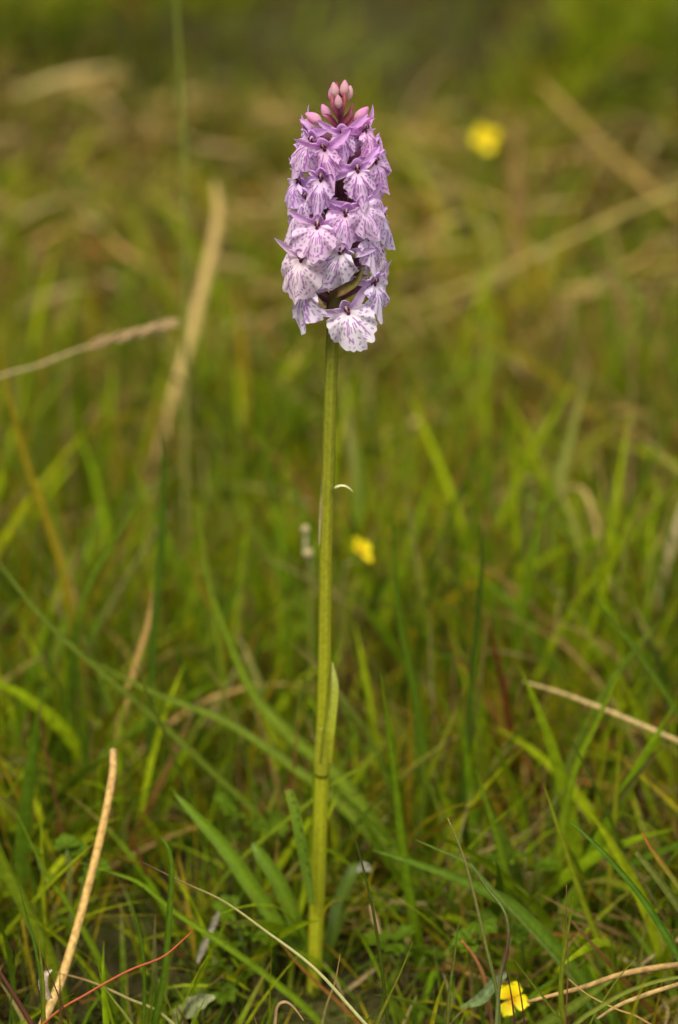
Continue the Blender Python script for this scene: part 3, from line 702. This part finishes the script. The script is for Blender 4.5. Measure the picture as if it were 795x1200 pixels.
HERO = [
 # foreground left
 ('dry_stalk', 'thick tan dead stalk standing bent in the grass at lower left', 'stalk', [(133, 879), (131, 915), (117, 985), (96, 1068), (76, 1136), (64, 1168), (48, 1204)], (-.005, -.07), [8.5, 9.5, 10, 10, 10.5, 11, 8], [(.5, .34, .18), (.60, .40, .16), (.62, .43, .19), (.6, .44, .22)], S, False),
 ('red_stalk', 'thin orange red stem slanting across the foot of the tan stalk', 'stem', [(225, 1092), (212, 1104), (190, 1122), (150, 1138), (100, 1166), (54, 1197)], (-.07, -.09), [1.6, 2.6, 3, 3, 3], RED, T, True),
 ('grass_shoot', 'bright green hooked grass blade right of the tan stalk', 'grass blade', [(188, 980), (197, 994), (201, 1025), (197, 1090), (191, 1150), (180, 1204)], -.07, [1, 6, 7.5, 8, 8, 9, 8], (.075, .175, .02), B, True),
 ('grass_shoot', 'slim dark green blade just left of the hooked blade', 'grass blade', [(148, 1040), (158, 1070), (167, 1110), (170, 1160), (168, 1204)], -.075, [1, 4, 5, 5, 5], G2, B, True),
 ('grass_stalk', 'long pale wiry stem with purple tip crossing before the orchid foot', 'stem', [(160, 1007), (215, 1034), (262, 1056), (310, 1090), (370, 1136), (432, 1204)], (-.05, -.10), [1, 2.6, 3.2, 4, 4.2, 4.5], [(.09, .03, .03), (.24, .22, .08), (.36, .36, .17), (.42, .42, .22), (.36, .38, .16)], T, True),
 ('grass_stalk', 'thin fading stem lying low behind the hooked blade', 'stem', [(65, 1139), (105, 1150), (150, 1170), (200, 1197)], (-.05, -.07), [1, 3, 4.5, 5], [(.35, .22, .12), (.25, .26, .09), (.28, .32, .12)], T, True),
 ('grass_shoot', 'short pale green blade at the bottom edge near the hooked blade', 'grass blade', [(120, 1154), (136, 1175), (156, 1202)], -.09, [1, 4, 6], (.15, .24, .09), B, True),
 ('dark_stalk', 'thin blackish stem crossing the foot of the tan stalk', 'stem', [(48, 1119), (62, 1150), (74, 1180), (82, 1204)], -.095, [1, 2, 2.5], MAR, T, True),
 ('dark_stalk', 'dark maroon stem leaning in the lower left corner', 'stem', [(-6, 1130), (14, 1162), (38, 1202)], -.10, [4, 6, 7], (.12, .045, .035), T, True),
 ('grass_shoot', 'narrow upright green blade in the lower left corner', 'grass blade', [(22, 1037), (31, 1070), (43, 1115), (50, 1160), (53, 1204)], -.08, [1, 4, 6, 7, 7], (.07, .16, .04), B, True),
 ('grass_shoot', 'olive blade crossing the narrow upright one in the corner', 'grass blade', [(44, 1078), (47, 1115), (51, 1160), (50, 1204)], -.09, [1, 4, 6, 6], (.13, .19, .03), B, True),
 ('grass_shoot', 'green blade leaning right beside the tan stalk middle', 'grass blade', [(17, 946), (44, 1003), (62, 1034), (82, 1064)], -.02, [1, 5, 8, 10], (.10, .20, .015), B, True),
 ('grass_shoot', 'broad soft green leaf at the left edge above the corner', 'grass blade', [(-8, 985), (14, 1030), (40, 1080)], -.02, [16, 20, 16], (.12, .22, .02), B, True),
 ('grass_shoot', 'blade arching behind the tan stalk towards the orchid foot', 'grass blade', [(92, 1010), (130, 1022), (166, 1036), (204, 1068), (270, 1112), (318, 1148)], (-.02, -.03), [1, 4, 6, 8, 9, 7], G1, B, True),
 ('grass_shoot', 'pointed bright green blade slanting down to the orchid base', 'grass blade', [(200, 922), (232, 962), (270, 1008), (308, 1056), (334, 1104), (348, 1140)], (.015, .02), [1, 6, 9, 9, 8, 6], (.15, .26, .02), B, True),
 ('dark_stalk', 'thin dark red stem rising above the tan stalk tip at left', 'stem', [(46, 828), (50, 862), (58, 898), (66, 940)], .03, [1.5, 2.5, 3], (.16, .05, .03), T, True),
 # centre
 ('grass_shoot', 'dark wiry blade rising in front of the broad blade right of the stem', 'grass blade', [(408, 960), (421, 1000), (436, 1062), (446, 1125), (455, 1204)], -.085, [1, 3, 4.5, 5, 5], (.05, .085, .02), B, True),
 ('grass_shoot', 'short striped pale blade pointing up right at the bottom centre', 'grass blade', [(484, 1104), (468, 1142), (452, 1175), (438, 1206)], -.09, [1, 4, 7, 8], (.20, .28, .06), B, True),
 ('grass_shoot', 'tall sword shaped bright green blade right of the orchid stem', 'grass blade', [(446, 788), (454, 840), (462, 900), (469, 960), (478, 1030), (490, 1100)], (.0, .01), [1, 7, 11, 14, 18, 18], (.10, .22, .014), B, True),
 ('grass_shoot', 'broad green leaf passing behind the orchid stem to lower right', 'grass blade', [(236, 660), (262, 735), (296, 812), (340, 862), (400, 915), (452, 985)], (.11, .05), [3, 10, 15, 17, 17, 14], (.085, .165, .012), B, True),
 ('grass_shoot', 'shaded broad leaf just under the one behind the orchid stem', 'grass blade', [(110, 776), (180, 812), (262, 845), (330, 890), (400, 945), (458, 1010)], (.09, .04), [2, 8, 12, 14, 14, 12], (.085, .16, .02), B, True),
 ('grass_shoot', 'thin green blade crossing low behind the stem towards upper right', 'grass blade', [(448, 877), (425, 898), (398, 914), (370, 935)], .03, [1, 4, 5, 5], (.12, .22, .02), B, True),
 ('dry_straw', 'thin brown dead blade leaning on the orchid foot', 'dry blade', [(330, 1106), (348, 1128), (372, 1152), (402, 1180)], -.03, [1.5, 4, 5, 4], (.25, .12, .03), B, True),
 ('dry_straw', 'curled straw tip hooking over at the bottom centre', 'dry blade', [(356, 1196), (344, 1180), (334, 1174), (325, 1180), (322, 1203)], -.10, [1.5, 3.5, 4, 3], (.42, .30, .18), B, True),
 ('grass_shoot', 'short dry tipped blade between the orchid and the striped blade', 'grass blade', [(399, 1118), (393, 1150), (383, 1178), (377, 1204)], -.08, [1, 3, 4, 4], [(.4, .25, .1), (.24, .22, .08), (.2, .25, .05)], B, True),
 ('grass_shoot', 'long arching dark leaf sweeping right from beside the sword blade', 'grass blade', [(436, 996), (470, 1006), (515, 1022), (560, 1040), (600, 1062), (630, 1090), (658, 1120)], (-.02, -.03), [1, 8, 12, 16, 18, 16, 8], (.06, .14, .016), B, True),
 ('grass_shoot', 'blue green thin leaf pointing left above the arching dark leaf', 'grass blade', [(487, 984), (510, 994), (545, 1010), (575, 1040)], -.04, [1, 4, 6, 8], (.08, .16, .05), B, True),
 ('leaf_scrap', 'small pale bleached leaf scrap right of the orchid foot', 'dead leaf', [(434, 1060), (440, 1078), (446, 1094)], -.01, [3, 9, 3], (.55, .38, .26), B, False),
 # right foreground
 ('grass_stalk', 'slender grey green stem left of the bottom yellow flower', 'stem', [(525, 959), (542, 1000), (556, 1050), (570, 1110), (582, 1160), (586, 1204)], -.08, [1.2, 3.5, 4.5, 5, 5], [(.28, .22, .1), (.15, .2, .05), (.12, .18, .04)], T, True),
 ('grass_stalk', 'crooked green stem with a purple joint above the yellow flower', 'stem', [(552, 1012), (570, 1040), (590, 1066), (596, 1090), (594, 1115), (586, 1148), (582, 1204)], -.085, [1, 3, 4, 4.5, 5, 5], [(.12, .12, .04), (.13, .16, .04), (.10, .04, .03), (.14, .18, .05), (.14, .19, .05)], T, True),
 ('grass_shoot', 'clean dark green blade rising to a point at the right edge', 'grass blade', [(665, 959), (688, 980), (714, 1006), (748, 1046), (775, 1086), (800, 1128)], (-.06, -.075), [1, 5, 7, 8.5, 9, 9], (.055, .15, .025), B, True),
 ('grass_shoot', 'long yellowish green blade leaning left at lower right', 'grass blade', [(637, 918), (648, 950), (660, 985), (684, 1056), (712, 1125), (730, 1166)], (-.02, -.03), [1, 5, 8, 10, 12, 10], (.14, .22, .02), B, True),
 ('grass_shoot', 'olive blade with an orange tip at the right edge', 'grass blade', [(753, 976), (764, 995), (782, 1020), (802, 1048)], -.06, [3, 6.5, 7, 7], [(.4, .16, .04), (.24, .24, .04), (.2, .24, .03)], B, True),
 ('grass_shoot', 'blunt blue grey blade below the orange tipped blade', 'grass blade', [(745, 999), (760, 1016), (780, 1042), (802, 1072)], -.055, [6, 9, 11, 12], (.11, .17, .07), B, True),
 ('grass_shoot', 'thin upright blade with a folded tip right of the yellow flower', 'grass blade', [(672, 1050), (668, 1080), (661, 1120), (658, 1160), (662, 1204)], -.08, [1, 4, 7, 9, 9], (.13, .20, .03), B, True),
 ('dark_stalk', 'hair thin brown stem touching the folded tip blade', 'stem', [(664, 1037), (664, 1080), (666, 1130), (664, 1180)], -.085, [1, 1.8, 2], (.2, .11, .05), T, True),
 ('dry_stalk', 'flat tan straw lying across the lower right corner', 'straw', [(800, 1130), (770, 1134), (728, 1142), (680, 1158), (618, 1174)], (-.06, -.07), [7, 8, 7, 6, 4], (.40, .27, .13), S, False),
 ('dry_stalk', 'second paler straw below the flat tan one in the corner', 'straw', [(800, 1152), (762, 1164), (726, 1178), (700, 1194)], -.08, [5, 6, 5, 3], (.42, .30, .15), S, False),
 ('grass_shoot', 'pale green blade sweeping up right along the bottom edge', 'grass blade', [(802, 1144), (770, 1150), (735, 1162), (700, 1182), (668, 1206)], -.095, [4, 5, 6, 6, 6], (.13, .20, .06), B, True),
 ('grass_shoot', 'thin blade slanting right below the yellow flower', 'grass blade', [(601, 1122), (622, 1150), (642, 1175), (664, 1206)], -.09, [1, 3, 4, 4], (.10, .16, .03), B, True),
 ('grass_shoot', 'short upright blade left of the slender grey green stem', 'grass blade', [(538, 1076), (534, 1110), (527, 1160), (524, 1204)], -.09, [1, 4, 6, 7], (.10, .17, .05), B, True),
 ('red_stalk', 'red brown dead stem curving behind the bottom yellow flower', 'stem', [(541, 1102), (555, 1120), (566, 1142), (572, 1170), (577, 1204)], -.05, [3, 5, 5, 4], [(.35, .13, .05), (.3, .16, .08), (.12, .05, .03)], T, True),
 ('grass_shoot', 'fine twin blade standing out of the folded tip blade', 'grass blade', [(746, 1122), (722, 1150), (700, 1184), (690, 1204)], -.08, [1, 2.5, 3], (.12, .2, .04), B, True),
 ('grass_shoot', 'broad dull green leaf low at right behind the tan straw', 'grass blade', [(728, 1140), (700, 1160), (672, 1180), (640, 1200)], -.06, [2, 12, 14, 12], (.10, .18, .035), B, True),
 ('dry_straw', 'thin tan dead blade running down right past the yellow flower', 'dry blade', [(665, 1146), (690, 1166), (722, 1182), (762, 1200)], -.085, [1.5, 2.5, 3], (.45, .32, .12), B, True),
 ('grass_shoot', 'wide upright green blade behind the corner, middle right', 'grass blade', [(726, 880), (722, 940), (716, 1010), (712, 1080)], .02, [3, 7, 9, 9], (.15, .21, .02), B, True),
 ('grass_shoot', 'tall green blade leaning right out of the tuft at middle right', 'grass blade', [(726, 788), (700, 845), (678, 890), (664, 940), (655, 1000), (652, 1050)], .03, [3, 8, 11, 13, 13, 11], (.12, .23, .016), B, True),
 ('grass_shoot', 'pointed green blade between the sword blade and the right tufts', 'grass blade', [(558, 900), (570, 940), (583, 985), (594, 1035)], .01, [1, 8, 12, 14], (.09, .19, .016), B, True),
 # straws in the middle
 ('dry_stalk', 'pale beige straw crossing the right edge above the lower grass', 'straw', [(800, 871), (752, 850), (707, 831), (660, 813), (614, 799)], (.05, .08), [6.5, 6.5, 6, 5, 3], (.48, .38, .2), S, False),
 ('dry_stalk', 'looping thin straw dropping from the upper right tuft', 'straw', [(655, 575), (682, 574), (698, 610), (712, 670), (740, 715), (772, 752), (800, 800)], (.30, .22), [4, 7, 8, 8, 9, 7], (.42, .34, .14), S, False),
 ('dry_straw', 'pale bleached blade slanting in from the right edge', 'dry blade', [(800, 585), (790, 625), (776, 680), (764, 725), (758, 780)], (.30, .28), [8, 13, 15, 12, 8], (.55, .45, .32), B, True),
 ('dry_straw', 'tan withered blade standing left behind the tall dark blade', 'dry blade', [(186, 648), (183, 690), (172, 735), (158, 780), (143, 835), (138, 870)], (.12, .10), [2, 9, 7, 11, 6, 4], (.52, .35, .14), B, True),
 ('dry_stalk', 'short beige straw leaning left between blurred tufts', 'straw', [(50, 590), (66, 632), (85, 690), (92, 730)], .2, [5, 8, 8], (.40, .30, .10), S, True),
 ('dry_straw', 'dark red dead leaf standing among the tufts right of centre', 'dry blade', [(573, 718), (580, 755), (590, 800), (596, 840)], .14, [2, 7, 8, 6], (.14, .035, .018), B, True),
 ('grass_shoot', 'tall dark green blade standing at left middle', 'grass blade', [(189, 500), (192, 560), (190, 640), (182, 720), (178, 800), (176, 870)], .10, [1, 7, 9, 10, 10, 9], (.05, .12, .018), B, True),
 ('grass_shoot', 'dark green blade standing right of centre', 'grass blade', [(563, 614), (564, 670), (558, 740), (551, 810), (546, 890)], .08, [2, 7, 8, 8, 8], (.045, .11, .02), B, True),
 ('grass_shoot', 'dark green blade just right of the small yellow flower', 'grass blade', [(460, 605), (464, 660), (468, 720), (482, 790), (494, 860), (498, 920)], .09, [2, 6, 9, 13, 16, 14], (.07, .16, .016), B, True),
 ('grass_shoot', 'dark green blade leaning down right at the left edge', 'grass blade', [(-8, 650), (22, 690), (58, 732), (110, 780), (180, 840), (250, 905)], (.10, .06), [3, 6, 7, 8, 8, 7], (.07, .13, .016), B, True),
 ('grass_shoot', 'curving green blade reaching the right edge above the straw', 'grass blade', [(696, 700), (722, 732), (752, 770), (800, 845)], .06, [2, 6, 8, 9], (.065, .14, .02), B, True),
 ('grass_shoot', 'wide blue green blade standing at upper right, out of focus', 'grass blade', [(688, 440), (672, 500), (655, 570), (642, 640), (636, 700), (640, 760)], .32, [3, 12, 20, 22, 20, 15], (.20, .29, .13), B, True),
 ('grass_shoot', 'green blade slanting up right beside the tall dark blade', 'grass blade', [(162, 585), (140, 622), (112, 668), (95, 710), (90, 760)], .14, [2, 7, 8, 8], (.09, .19, .02), B, True),
 ('grass_shoot', 'blurred yellow green blade arching at the far left edge', 'grass blade', [(0, 405), (12, 470), (30, 540), (55, 610), (75, 680), (90, 760)], (.22, .18), [3, 9, 11, 11, 10], (.20, .22, .02), B, True),
 ('grass_shoot', 'fresh green blade right behind the orchid at stem middle', 'grass blade', [(430, 560), (448, 620), (462, 690), (476, 760), (486, 840)], .22, [2, 10, 12, 14, 14], (.14, .22, .02), B, True),
 ('grass_shoot', 'light green blade left of the orchid among the tufts', 'grass blade', [(232, 590), (240, 650), (252, 720), (262, 800)], .16, [2, 7, 9, 8], (.13, .23, .03), B, True),
 # far
 ('grass_stalk', 'very tall thin green stem rising out of the top edge at left', 'stem', [(203, -60), (212, 100), (217, 220), (218, 400), (217, 540), (219, 700), (226, 800)], .33, [3, 4, 4, 5, 5, 5], [(.17, .22, .03), (.20, .24, .03), (.22, .22, .05), (.26, .17, .05)], T, True),
 ('dry_stalk', 'thick blurred straw slanting down to the right edge at upper right', 'straw', [(636, 100), (668, 132), (706, 172), (752, 214), (806, 262)], (1.0, .9), [7, 9, 10, 10, 10], (.36, .25, .09), S, True),
 ('dry_stalk', 'long blurred straw rising right behind the flower spike', 'straw', [(800, 222), (740, 246), (660, 284), (580, 322), (500, 352), (420, 386), (340, 420)], (.62, .72), [5, 6, 6, 6, 6, 5, 4], (.52, .45, .17), S, True),
 ('dry_stalk', 'broad bent tan straw left of the flower spike', 'straw', [(252, 215), (256, 250), (247, 300), (236, 345), (224, 395), (205, 460)], (.55, .45), [7, 13, 14, 13, 11, 8], (.46, .35, .16), S, True),
 ('dry_straw', 'reddish flat dead blade lying in the far turf right of the stem', 'dry blade', [(430, 505), (480, 502), (540, 500), (590, 506)], .55, [6, 14, 14, 6], (.36, .18, .09), B, True),
 ('grass_shoot', 'blurred arching green blade right of the flower spike', 'grass blade', [(545, 385), (590, 408), (640, 440), (690, 480), (720, 530)], .5, [4, 10, 12, 12, 9], (.18, .21, .03), B, False),
 ('grass_shoot', 'tallest blade of the bright blurred tuft at right', 'grass blade', [(706, 330), (716, 390), (728, 450), (735, 520)], .62, [5, 18, 22, 20], (.10, .22, .02), B, True),
 ('dry_stalk', 'short blurred straw upright between the far yellow flower and the tuft', 'straw', [(604, 150), (606, 220), (602, 300), (606, 390)], .85, [10, 15, 16, 14], (.32, .22, .09), S, True),
 ('dry_stalk', 'blurred straw lying left of the spike near the seed head', 'straw', [(395, 345), (340, 368), (285, 392), (230, 430)], .7, [8, 14, 14, 8], (.36, .26, .12), S, True),
]
for h in HERO:
    o, pth = hero(h[0], h[1], h[2], h[3], h[4], h[5], h[6], h[7], root=h[8])
    if h[1].startswith('thick tan dead'):
        stalk, spath = o, pth
# joint and torn leaf base on the tan stalk
b0 = atY(66, 1150, -.066)
d = [ribbon_data(crom([b0 + Vector((-.002, -.001, -.006)), b0 + Vector((-.004, -.002, -.001)), b0 + Vector((-.0035, -.003, .004)), b0 + Vector((-.001, -.003, .006))], 10), [.002, .003, .003, .0005], [(.4, .3, .2), (.55, .45, .34)], (0, -1, .2), .6)]
d = [(a - np.array(tuple(stalk.location)), b, c) for a, b, c in d]
joined('leaf_base', d, M_STRAW, stalk)

# grass seed head at left: culm with drooping spikelets
def seed_head():
    pts = [(196, 381), (160, 390), (120, 401), (80, 414), (40, 430), (0, 441), (-60, 470), (-120, 560), (-140, 720)]
    pp = [atY(x, y, .21) for x, y in pts]; pp.append(Vector((pp[-1].x, .21, float(height(pp[-1].x, .21)) - .005)))
    path = crom(pp, 60); base = path[-1]
    root = link(bpy.data.objects.new('grass_seed_head', None)); root.location = base; root.empty_display_size = .02
    tag(root, 'dry tan grass seed head bowing in from the left edge', 'seed head')
    bn = np.array(tuple(base))
    V, F, C = tube_data(path, [.0003, .0004, .0005, .0006, .0007, .0008], [(.45, .32, .16), (.45, .34, .17), (.35, .3, .1)], 8)
    joined('culm', [(V - bn, F, C)], M_STRAW, root)
    g = random.Random(3)
    sk = tube_data([Vector((0, 0, 0)), Vector((0, 0, .002)), Vector((0, 0, .005)), Vector((0, 0, .0075))], [.0003, .0009, .0007, .0001], [(.36, .24, .11), (.42, .30, .15)], 6)
    me = joined('spikelet', [sk], M_STRAW, link_it=False)
    for k in range(44):
        t = (k / 44) ** 1.1 * 17; i = int(t); P = path[i].lerp(path[i + 1], t - i); Tn = (path[i] - path[i + 1]).normalized()
        s = Tn.cross(Vector((0, 1, .2))).normalized(); s = Matrix.Rotation(k * 2.3, 3, Tn) @ s
        dirv = (Tn + s * g.uniform(.15, .45)).normalized()
        o = bpy.data.objects.new('spikelet', me); link(o, root); o.location = P - base + s * .0003
        o.rotation_mode = 'QUATERNION'; o.rotation_quaternion = dirv.to_track_quat('Z', 'Y'); o.scale = [g.uniform(.65, .95)] * 3
seed_head()

# ------------------------------------------------------------ yellow tormentil flowers
def petal_y():
    V = []; C = []; F = []; n, m = 12, 10; L, W = .0066, .0056
    for i in range(n + 1):
        t = i / n
        for j in range(m + 1):
            u = j / m * 2 - 1
            wd = W / 2 * max(.14, math.sin(math.pi * min(.985, t ** 1.45)) ** .55)
            y = .0004 + L * t * (1 - .18 * u * u * t + 0) - L * .13 * t ** 6 * math.exp(-(u / .25) ** 2)
            z = .0006 * math.sin(t * 2.2) + .0008 * u * u * t
            V.append((u * wd, y, z)); k = math.exp(-(t / .38) ** 2)
            C.append(tuple(a * (1 - k) + b * k for a, b in zip((.74, .64, .004), (.70, .38, .002))))
    for i in range(n):
        for j in range(m): a = i * (m + 1) + j; F.append((a, a + 1, a + m + 2, a + m + 1))
    return mesh_np('petal', np.array(V), np.array(F), M_YEL, col=np.array(C), link_it=False)
PETY = petal_y()
def centre_mesh():
    ds = []; g = random.Random(5)
    for k in range(14):
        a = k * 2.4; r = .0003 + .0009 * (k / 14); h = .0008 + .0005 * g.random()
        ds.append(tube_data([Vector((r * math.cos(a), r * math.sin(a), 0)), Vector((r * 1.4 * math.cos(a), r * 1.4 * math.sin(a), h)), Vector((r * 1.5 * math.cos(a), r * 1.5 * math.sin(a), h + .0003))], [.00008, .0001, .0002], [(.7, .5, .02), (.8, .5, .01)], 6))
    return joined('stamens', ds, M_YEL, link_it=False)
CEN = centre_mesh()
def sepals_mesh():
    ds = []
    for k in range(8):
        M = Matrix.Rotation(R(45 * k + 45), 3, 'Z') @ Matrix.Rotation(R(-88), 3, 'X')
        ds.append(rot(tepal(.0036, .0014, 0, .4, 0, k, (.10, .2, .02), (.12, .2, .03), 6, 4), M, (0, 0, -.0006)))
    return joined('calyx', ds, M_PLANT, link_it=False)
CAL = sepals_mesh()
def tormentil(px, py, Y, facing, spin, stem, label, s=1.0, squash=None):
    P = atY(px, py, Y); base = atY(stem[-1][0], stem[-1][1], Y); gz = float(height(base.x, Y)); base = Vector((base.x, Y, gz))
    root = link(bpy.data.objects.new('yellow_flower', None)); root.location = base; root.empty_display_size = .01
    tag(root, label, 'flower')
    f = Vector(facing).normalized()
    q = f.to_track_quat('Z', 'Y').to_matrix() @ Matrix.Rotation(R(spin), 3, 'Z')
    pp = [P - f * .0008] + [P - f * .004 + Vector((0, 0, -.002))] + [atY(x, y, Y) for x, y in stem[:-1]] + [base + Vector((0, 0, -.004))]
    path = crom(pp, 24)
    V, F, C = tube_data(path, [.0005, .0005, .0006, .0006], [(.14, .2, .04), (.18, .14, .04)], 8)
    joined('stem', [(V - np.array(tuple(base)), F, C)], M_PLANT, root)
    for me, nm in ((CEN, 'stamens'), (CAL, 'calyx')):
        o = bpy.data.objects.new(nm, me); link(o, root); o.location = P - base; o.rotation_euler = q.to_euler(); o.scale = (s, s, s)
    for k in range(4):
        o = bpy.data.objects.new('petal', PETY); link(o, root); o.location = P - base + f * (.0001 * k)
        o.rotation_euler = (q @ Matrix.Rotation(R((45, -18, -107, 153)[k]), 3, 'Z') @ Matrix.Rotation(R(8), 3, 'X')).to_euler(); o.scale = (s, s, s)
    return root
tormentil(599, 1171, -.045, (.05, -1, .5), 0, [(600, 1190), (604, 1215)], 'yellow four petalled flower facing out low beside the crooked stem', 1.0)
tormentil(422, 646, .20, (.72, -.34, .62), 20, [(412, 660), (402, 690), (398, 760)], 'small yellow flower tilted sideways right of the orchid stem', 1.0)
tormentil(569, 163, .72, (.0, -1, .4), 45, [(570, 190), (574, 290)], 'blurred yellow flower far back right of the flower spike', 1.35)
for i, (x, y) in enumerate(((594, 1138), (606, 1144))):
    hero('dark_stalk', ('hair thin dark stem crossing the middle of the bottom yellow flower', 'hair thin brown stem crossing the right petals of the bottom yellow flower')[i], 'stem',
         [(x, y), (x + 4, y + 20), (x + 7, y + 40), (x + 9, y + 62)], -.08, [1.2, 1.8, 2, 2], MAR, 'stem')

# pale little spent flower stalk left of the stem
def spent(px, py, Y):
    P = atY(px, py, Y); base = Vector((P.x + .002, Y, float(height(P.x, Y))))
    root = link(bpy.data.objects.new('spent_flower_stalk', None)); root.location = base; root.empty_display_size = .01
    tag(root, 'pale spent flower stalk with two cream knobs left of the orchid stem', 'flower stalk')
    path = crom([P, atY(px + 1, py + 30, Y), atY(px + 6, py + 60, Y), base], 16)
    V, F, C = tube_data(path, [.0005, .0008, .0006, .0005], [(.4, .36, .2), (.42, .38, .22), (.16, .18, .03), (.2, .2, .02)], 8)
    joined('stem', [(V - np.array(tuple(base)), F, C)], M_STRAW, root)
    for dx, dy, r in ((0, 0, .0017), (3, 28, .0021)):
        c = atY(px + dx, py + dy, Y) - base
        V, F, C = tube_data([c + Vector((0, 0, r)), c + Vector((0, 0, r * .5)), c, c - Vector((0, 0, r * .6)), c - Vector((0, 0, r * 1.3))], [r * .2, r * .85, r, r * .8, r * .3], [(.36, .30, .12), (.38, .30, .2)], 12)
        joined('knob', [(V, F, C)], M_STRAW, root)
spent(358, 620, .16)

# leafy herbs low in the turf (lobed tormentil leaves)
def herb_leaf_mesh(seed):
    g = random.Random(seed); ds = []
    for k in range(5):
        a = R(-80 + 40 * k); L = .007 * (1 - .12 * abs(k - 2)); V = []; C = []; F = []; n, m = 8, 6
        for i in range(n + 1):
            t = i / n; wd = L * .30 * math.sin(math.pi * min(1, .08 + .9 * t) ** 1.3) * (1 + .25 * (i % 2 if t > .4 else 0)) 
            for j in range(m + 1):
                u = j / m * 2 - 1; x, y = u * wd, L * t; z = .0006 * abs(u) + .0016 * math.sin(t * 2.4)
                V.append((x * math.cos(a) + y * math.sin(a), -x * math.sin(a) + y * math.cos(a), z))
                c = (.075, .125, .004) if abs(u) > .2 else (.10, .16, .006); C.append(c)
        for i in range(n):
            for j in range(m): b = i * (m + 1) + j; F.append((b, b + 1, b + m + 2, b + m + 1))
        ds.append((np.array(V), np.array(F), np.array(C)))
    return joined('leaf', ds, M_HERO, link_it=False)
HL = [herb_leaf_mesh(i) for i in range(2)]
def herb(px, py, Y, n, label):
    P = atY(px, py, Y); z = float(height(P.x, P.y)); base = Vector((P.x, P.y, z))
    root = link(bpy.data.objects.new('creeping_herb', None)); root.location = base; root.empty_display_size = .01
    tag(root, label, 'herb', 'low lobed leaved herbs in the turf')
    g = random.Random(px)
    top = max(.012, P.z - z); ds = []
    for k in range(n):
        a = g.random() * 6.28; r = g.uniform(.002, .013); c = Vector((r * math.cos(a), r * math.sin(a), top + g.uniform(-.006, .004)))
        ds.append(tube_data(crom([Vector((0, 0, -.002)), c * .5 + Vector((0, 0, .002)), c], 6), [.0004, .0003, .0003], [(.16, .1, .04), (.12, .18, .03)], 6))
        o = bpy.data.objects.new('leaf', HL[k % 2]); link(o, root); o.location = c
        o.rotation_euler = (g.uniform(-.5, .5), g.uniform(-.5, .5), a + g.uniform(-1, 1) - 1.57); o.scale = [g.uniform(.7, 1.25)] * 3
    joined('stalks', ds, M_PLANT, root)
herb(252, 1132, -.01, 7, 'lobed leaf herb left of the orchid foot')
herb(300, 1088, .0, 6, 'lobed leaf herb between the orchid foot and the broad basal leaf')
herb(232, 1165, -.02, 5, 'lobed leaf herb above the grey dead leaf')
herb(300, 960, .05, 6, 'lobed leaf herb in the dark gap left of the spotted leaf')
herb(480, 1110, .0, 5, 'lobed leaf herb between the sword blade and the striped blade')
herb(615, 1010, .02, 6, 'lobed leaf herb in the dark gap under the leaning blades')
herb(560, 1080, -.02, 5, 'lobed leaf herb under the arching dark leaf')
herb(80, 1010, .0, 6, 'lobed leaf herb left of the tan stalk')
herb(700, 1060, .02, 5, 'lobed leaf herb behind the clean dark blade')

# grey dead leaves and scraps
def dead_leaf(label, pts, Y, W, cols, normal, name='dead_leaf'):
    pp = [atY(x, y, Y) for x, y in pts]; base = Vector((pp[-1].x, pp[-1].y, float(height(pp[-1].x, pp[-1].y))))
    V, F, C = ribbon_data(crom(pp, 18), [x * depth(pp[0]) / PXM for x in W], cols, normal, .25, twist=.6, wav=.3, ncross=9)
    o = mesh_np(name, V - np.array(tuple(base)), F, M_STRAW, None, C); o.location = base
    tag(o, label, 'dead leaf')
dead_leaf('grey green torn dead leaf at the bottom edge left of the orchid', [(252, 1168), (236, 1174), (218, 1186), (200, 1204)], -.05, [4, 16, 24, 22, 12], [(.20, .21, .10), (.15, .16, .07), (.11, .12, .04)], (.2, -.6, 1))
dead_leaf('white papery leaf scrap lying left of the orchid foot', [(256, 1068), (248, 1088), (240, 1106), (232, 1128)], -.02, [5, 9, 4, 9, 3], [(.26, .23, .16), (.32, .28, .20)], (.3, -1, .6), 'leaf_scrap')
dead_leaf('small grey leaf with folded edge right of the orchid base', [(418, 1022), (426, 1016), (436, 1020)], -.01, [3, 14, 4], [(.12, .12, .08), (.15, .15, .10)], (.1, -.8, .7))
dead_leaf('pale blue grey leaf left of the bottom yellow flower', [(594, 1140), (580, 1152), (562, 1172), (540, 1180)], -.055, [6, 13, 14, 3], [(.12, .16, .07), (.09, .13, .04)], (.1, -.8, .7))
